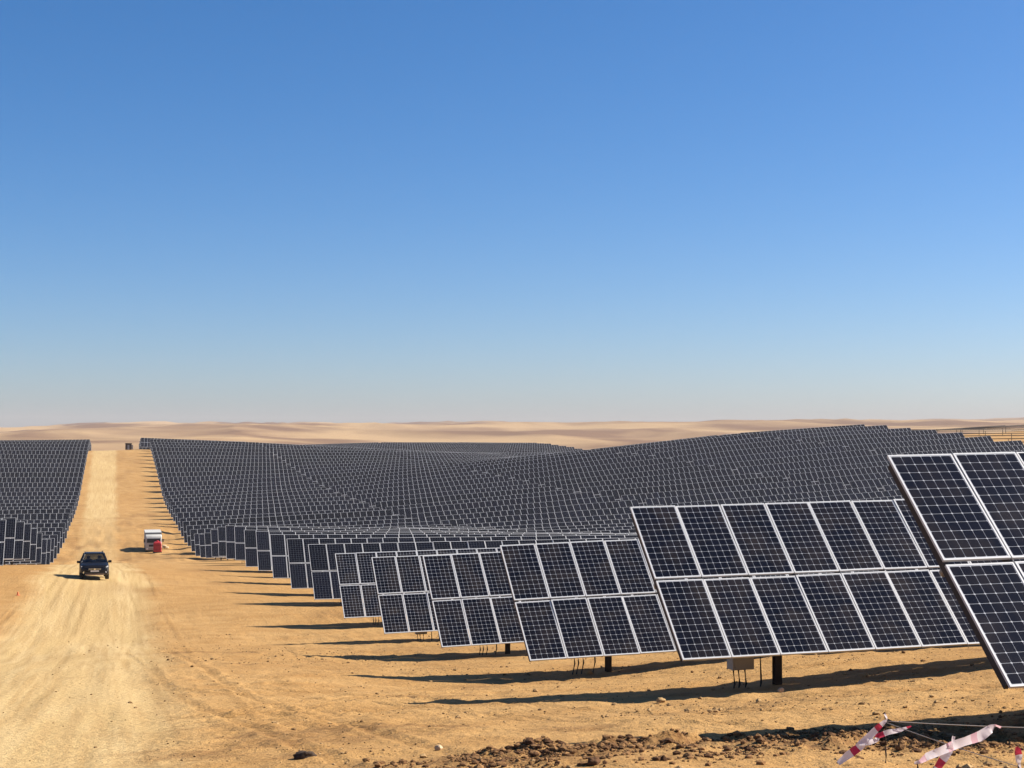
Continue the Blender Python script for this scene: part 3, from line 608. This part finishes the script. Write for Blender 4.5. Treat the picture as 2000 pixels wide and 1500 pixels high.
ribbon([(1863, 1438, zb+.24, .35, .2), (1860, 1452, zb+.22, .5, 1.2), (1855, 1467, zb+.2, .7, .2), (1846, 1477, zb+.18, 1.0, .2), (1834, 1495, zb+.16, .9, .4), (1820, 1520, zb+.15, .7, .2)], .08, 5, 'tape strand knotted on the long tape and hanging down', 0.10, fold=.25)
ribbon([(1985, 1459, Z3-.02, .4, .5), (1988, 1466, Z3-.02, .9, .2), (1990, 1477, Z3-.02, 1.0, .4), (1989, 1486, Z3-.02, .7, .2), (1993, 1498, Z3-.01, .3, .9), (1996, 1512, Z3, .3, .3)], .07, 4, 'red tape end hanging at the right picture edge', 0.0, fold=.2)
mk = on_ground(35, 1163)
mo = MB(); mo.loft([[(mk.x+r*math.cos(a*math.pi/4), mk.y+r*math.sin(a*math.pi/4), Hf(mk.y, mk.x)+z) for a in range(8)] for r, z in ((.13, .01), (.12, .03), (.07, .04), (.03, .20))])
tag(mo.build('marker_cone', mat('orange_plastic', (.70, .16, .05), .5)), 'small orange marker cone on the sand left of the road', 'marker')

# ------------------------------------------------------------------ stones and clods
bm = bmesh.new(); bmesh.ops.create_icosphere(bm, subdivisions=1, radius=1.0); ICO = np.array([v.co[:] for v in bm.verts]); ICF = np.array([[v.index for v in f.verts] for f in bm.faces]); bm.free()
bm = bmesh.new(); bmesh.ops.create_icosphere(bm, subdivisions=3, radius=1.0); IC3 = np.array([v.co[:] for v in bm.verts]); IC3F = [[v.index for v in f.verts] for f in bm.faces]; bm.free()
def soil(name, a, b_):
    m = mat(name, a, .95, 0, .15); t = m.node_tree; gm = t.nodes.new('ShaderNodeNewGeometry'); r = t.nodes.new('ShaderNodeValToRGB')
    r.color_ramp.elements[0].color = (*a, 1); r.color_ramp.elements[1].color = (*b_, 1); t.links.new(gm.outputs['Random Per Island'], r.inputs[0])
    n = t.nodes.new('ShaderNodeTexNoise'); n.inputs['Scale'].default_value = 14; n.inputs['Detail'].default_value = 6; tc = t.nodes.new('ShaderNodeTexCoord'); t.links.new(tc.outputs['Object'], n.inputs['Vector'])
    mx = t.nodes.new('ShaderNodeMix'); mx.data_type = 'RGBA'; mx.blend_type = 'MULTIPLY'; mx.inputs[0].default_value = .6; t.links.new(r.outputs[0], mx.inputs[6]); t.links.new(n.outputs[0], mx.inputs[7])
    t.links.new(r.outputs[0], t.nodes['Principled BSDF'].inputs['Base Color'])
    bp = t.nodes.new('ShaderNodeBump'); bp.inputs['Distance'].default_value = .03; t.links.new(n.outputs[0], bp.inputs['Height']); t.links.new(bp.outputs[0], t.nodes['Principled BSDF'].inputs['Normal']); return m
M_clod = soil('dug_soil', (.075, .035, .016), (.27, .145, .058)); M_pebble = soil('pale_stone', (.17, .095, .04), (.40, .26, .12)); M_rockd = soil('dark_stone', (.045, .03, .022), (.06, .042, .03)); M_rockp = soil('light_stone', (.44, .32, .20), (.50, .37, .24))
rng = np.random.default_rng(11)
def scatter(name, us, vs_, sz, material):
    n = len(us); nvx = len(ICO)
    V = ICO[None]*(1+0.55*(rng.random((n, nvx, 1))-.5))*np.stack([1+.5*rng.random(n), 1+.3*rng.random(n), .55+.4*rng.random(n)], -1)[:, None, :]
    a = rng.random(n)*6.283; c, s = np.cos(a), np.sin(a)
    X = V[..., 0]*c[:, None]-V[..., 1]*s[:, None]; Y = V[..., 0]*s[:, None]+V[..., 1]*c[:, None]
    V = np.stack([X, Y, V[..., 2]], -1)*sz[:, None, None]
    V += np.stack([vs_, us, H_full(us, vs_)+sz*0.28], -1)[:, None, :]
    F = (ICF[None]+(np.arange(n)*nvx)[:, None, None]).reshape(-1, 3)
    me = bpy.data.meshes.new(name); me.from_pydata(V.reshape(-1, 3).tolist(), [], F.tolist()); me.materials.append(material); me.update()
    return link(name, me)
uu = rng.uniform(15.5, 21.5, 170000); vv = rng.uniform(0.5, 17, 170000); keep = rng.random(170000) < np.clip(berm_amt(uu, vv)**1.3*1.5, 0, 1)*.75*np.clip(0.6+2.4*fbm(uu/0.7, vv/0.9, 3, 99), 0.06, 1)
uu, vv = uu[keep], vv[keep]; sz = 0.0085*np.exp(rng.normal(0, .75, len(uu))); sz *= 1+0.9*np.exp(-((vv-6.2)/1.3)**2)*rng.random(len(uu)); sz = np.clip(sz, .004, .05)
print('clods', len(uu))
tag(scatter('soil_clods', uu, vv, sz, M_clod), 'reddish brown clods of freshly dug soil across the foreground', 'soil', kind='stuff')
uu = 14+58*rng.random(60000)**1.7; vv = -12+44*rng.random(60000); keep = (rng.random(60000) > road_mask(uu, vv)*.95) & (rng.random(60000) < .12+np.clip(fbm(uu/3.5, vv/3.0, 3, 66)*2.2, 0, 1))
uu, vv = uu[keep], vv[keep]; sz = np.clip(0.009*np.exp(rng.normal(0, .65, len(uu))), .005, .055)
print('pebbles', len(uu))
tag(scatter('pebbles', uu, vv, sz, M_pebble), 'scattered pebbles and crumbs of earth on the sand', 'pebbles', kind='stuff')
def rock(px, py, wpx, hpx, material, label):
    p = on_ground(px, py); s = p.length/FPX; rx, rz = wpx*s/2, hpx*s/2
    sd = rng.integers(1000)
    n = 1+0.5*fbm(IC3[:, 0]*1.6+sd, IC3[:, 1]*1.6+IC3[:, 2]*2.1, 3, 5)+0.25*fbm(IC3[:, 2]*4+sd, IC3[:, 0]*4-IC3[:, 1]*3, 2, 8)
    V = IC3*n[:, None]*np.array([rx, rx*.8, rz*1.3]); me = bpy.data.meshes.new('rock'); me.from_pydata(V.tolist(), [], IC3F); me.materials.append(material)
    me.polygons.foreach_set('use_smooth', [True]*len(me.polygons)); me.update()
    o = link('rock', me, None, (p.x, p.y, Hf(p.y, p.x)+rz*.45)); tag(o, label, 'rock', 'loose rocks in the foreground')
rock(594, 1480, 40, 15, M_rockd, 'flat dark rock lying alone on the sand at the bottom left')
rock(1291, 1372, 18, 11, M_pebble, 'pale rounded stone on the lit edge of the second row shadow')
rock(1525, 1352, 11, 10, M_rockp, 'small whitish stone beside the foot of the second row post')
rock(857, 1465, 16, 12, M_rockp, 'small pale stone by the crumbly strip at the bottom middle')
rock(1160, 1494, 26, 16, soil('damp_soil', (.09, .045, .022), (.11, .055, .027)), 'dark brown clod of earth at the bottom edge right of centre')
rock(1150, 1318, 14, 10, M_pebble, 'stone on the lit sand below the third row of panels')

# ------------------------------------------------------------------ desert haze
hz = MB(); hz.box(-3900, 7000, -340, 8400, -75, 95); hzo = hz.build('haze', []); 
mh = bpy.data.materials.new('haze_air'); mh.use_nodes = True; t = mh.node_tree; t.nodes.remove(t.nodes['Principled BSDF'])
pv = t.nodes.new('ShaderNodeVolumePrincipled'); pv.inputs['Color'].default_value = (0.76, 0.685, 0.665, 1); pv.inputs['Density'].default_value = 0.00010; pv.inputs['Anisotropy'].default_value = 0.0
t.links.new(pv.outputs[0], t.nodes['Material Output'].inputs['Volume']); hzo.data.materials.clear(); hzo.data.materials.append(mh)
tag(hzo, 'thin pale dust haze over the desert', 'haze', kind='stuff')
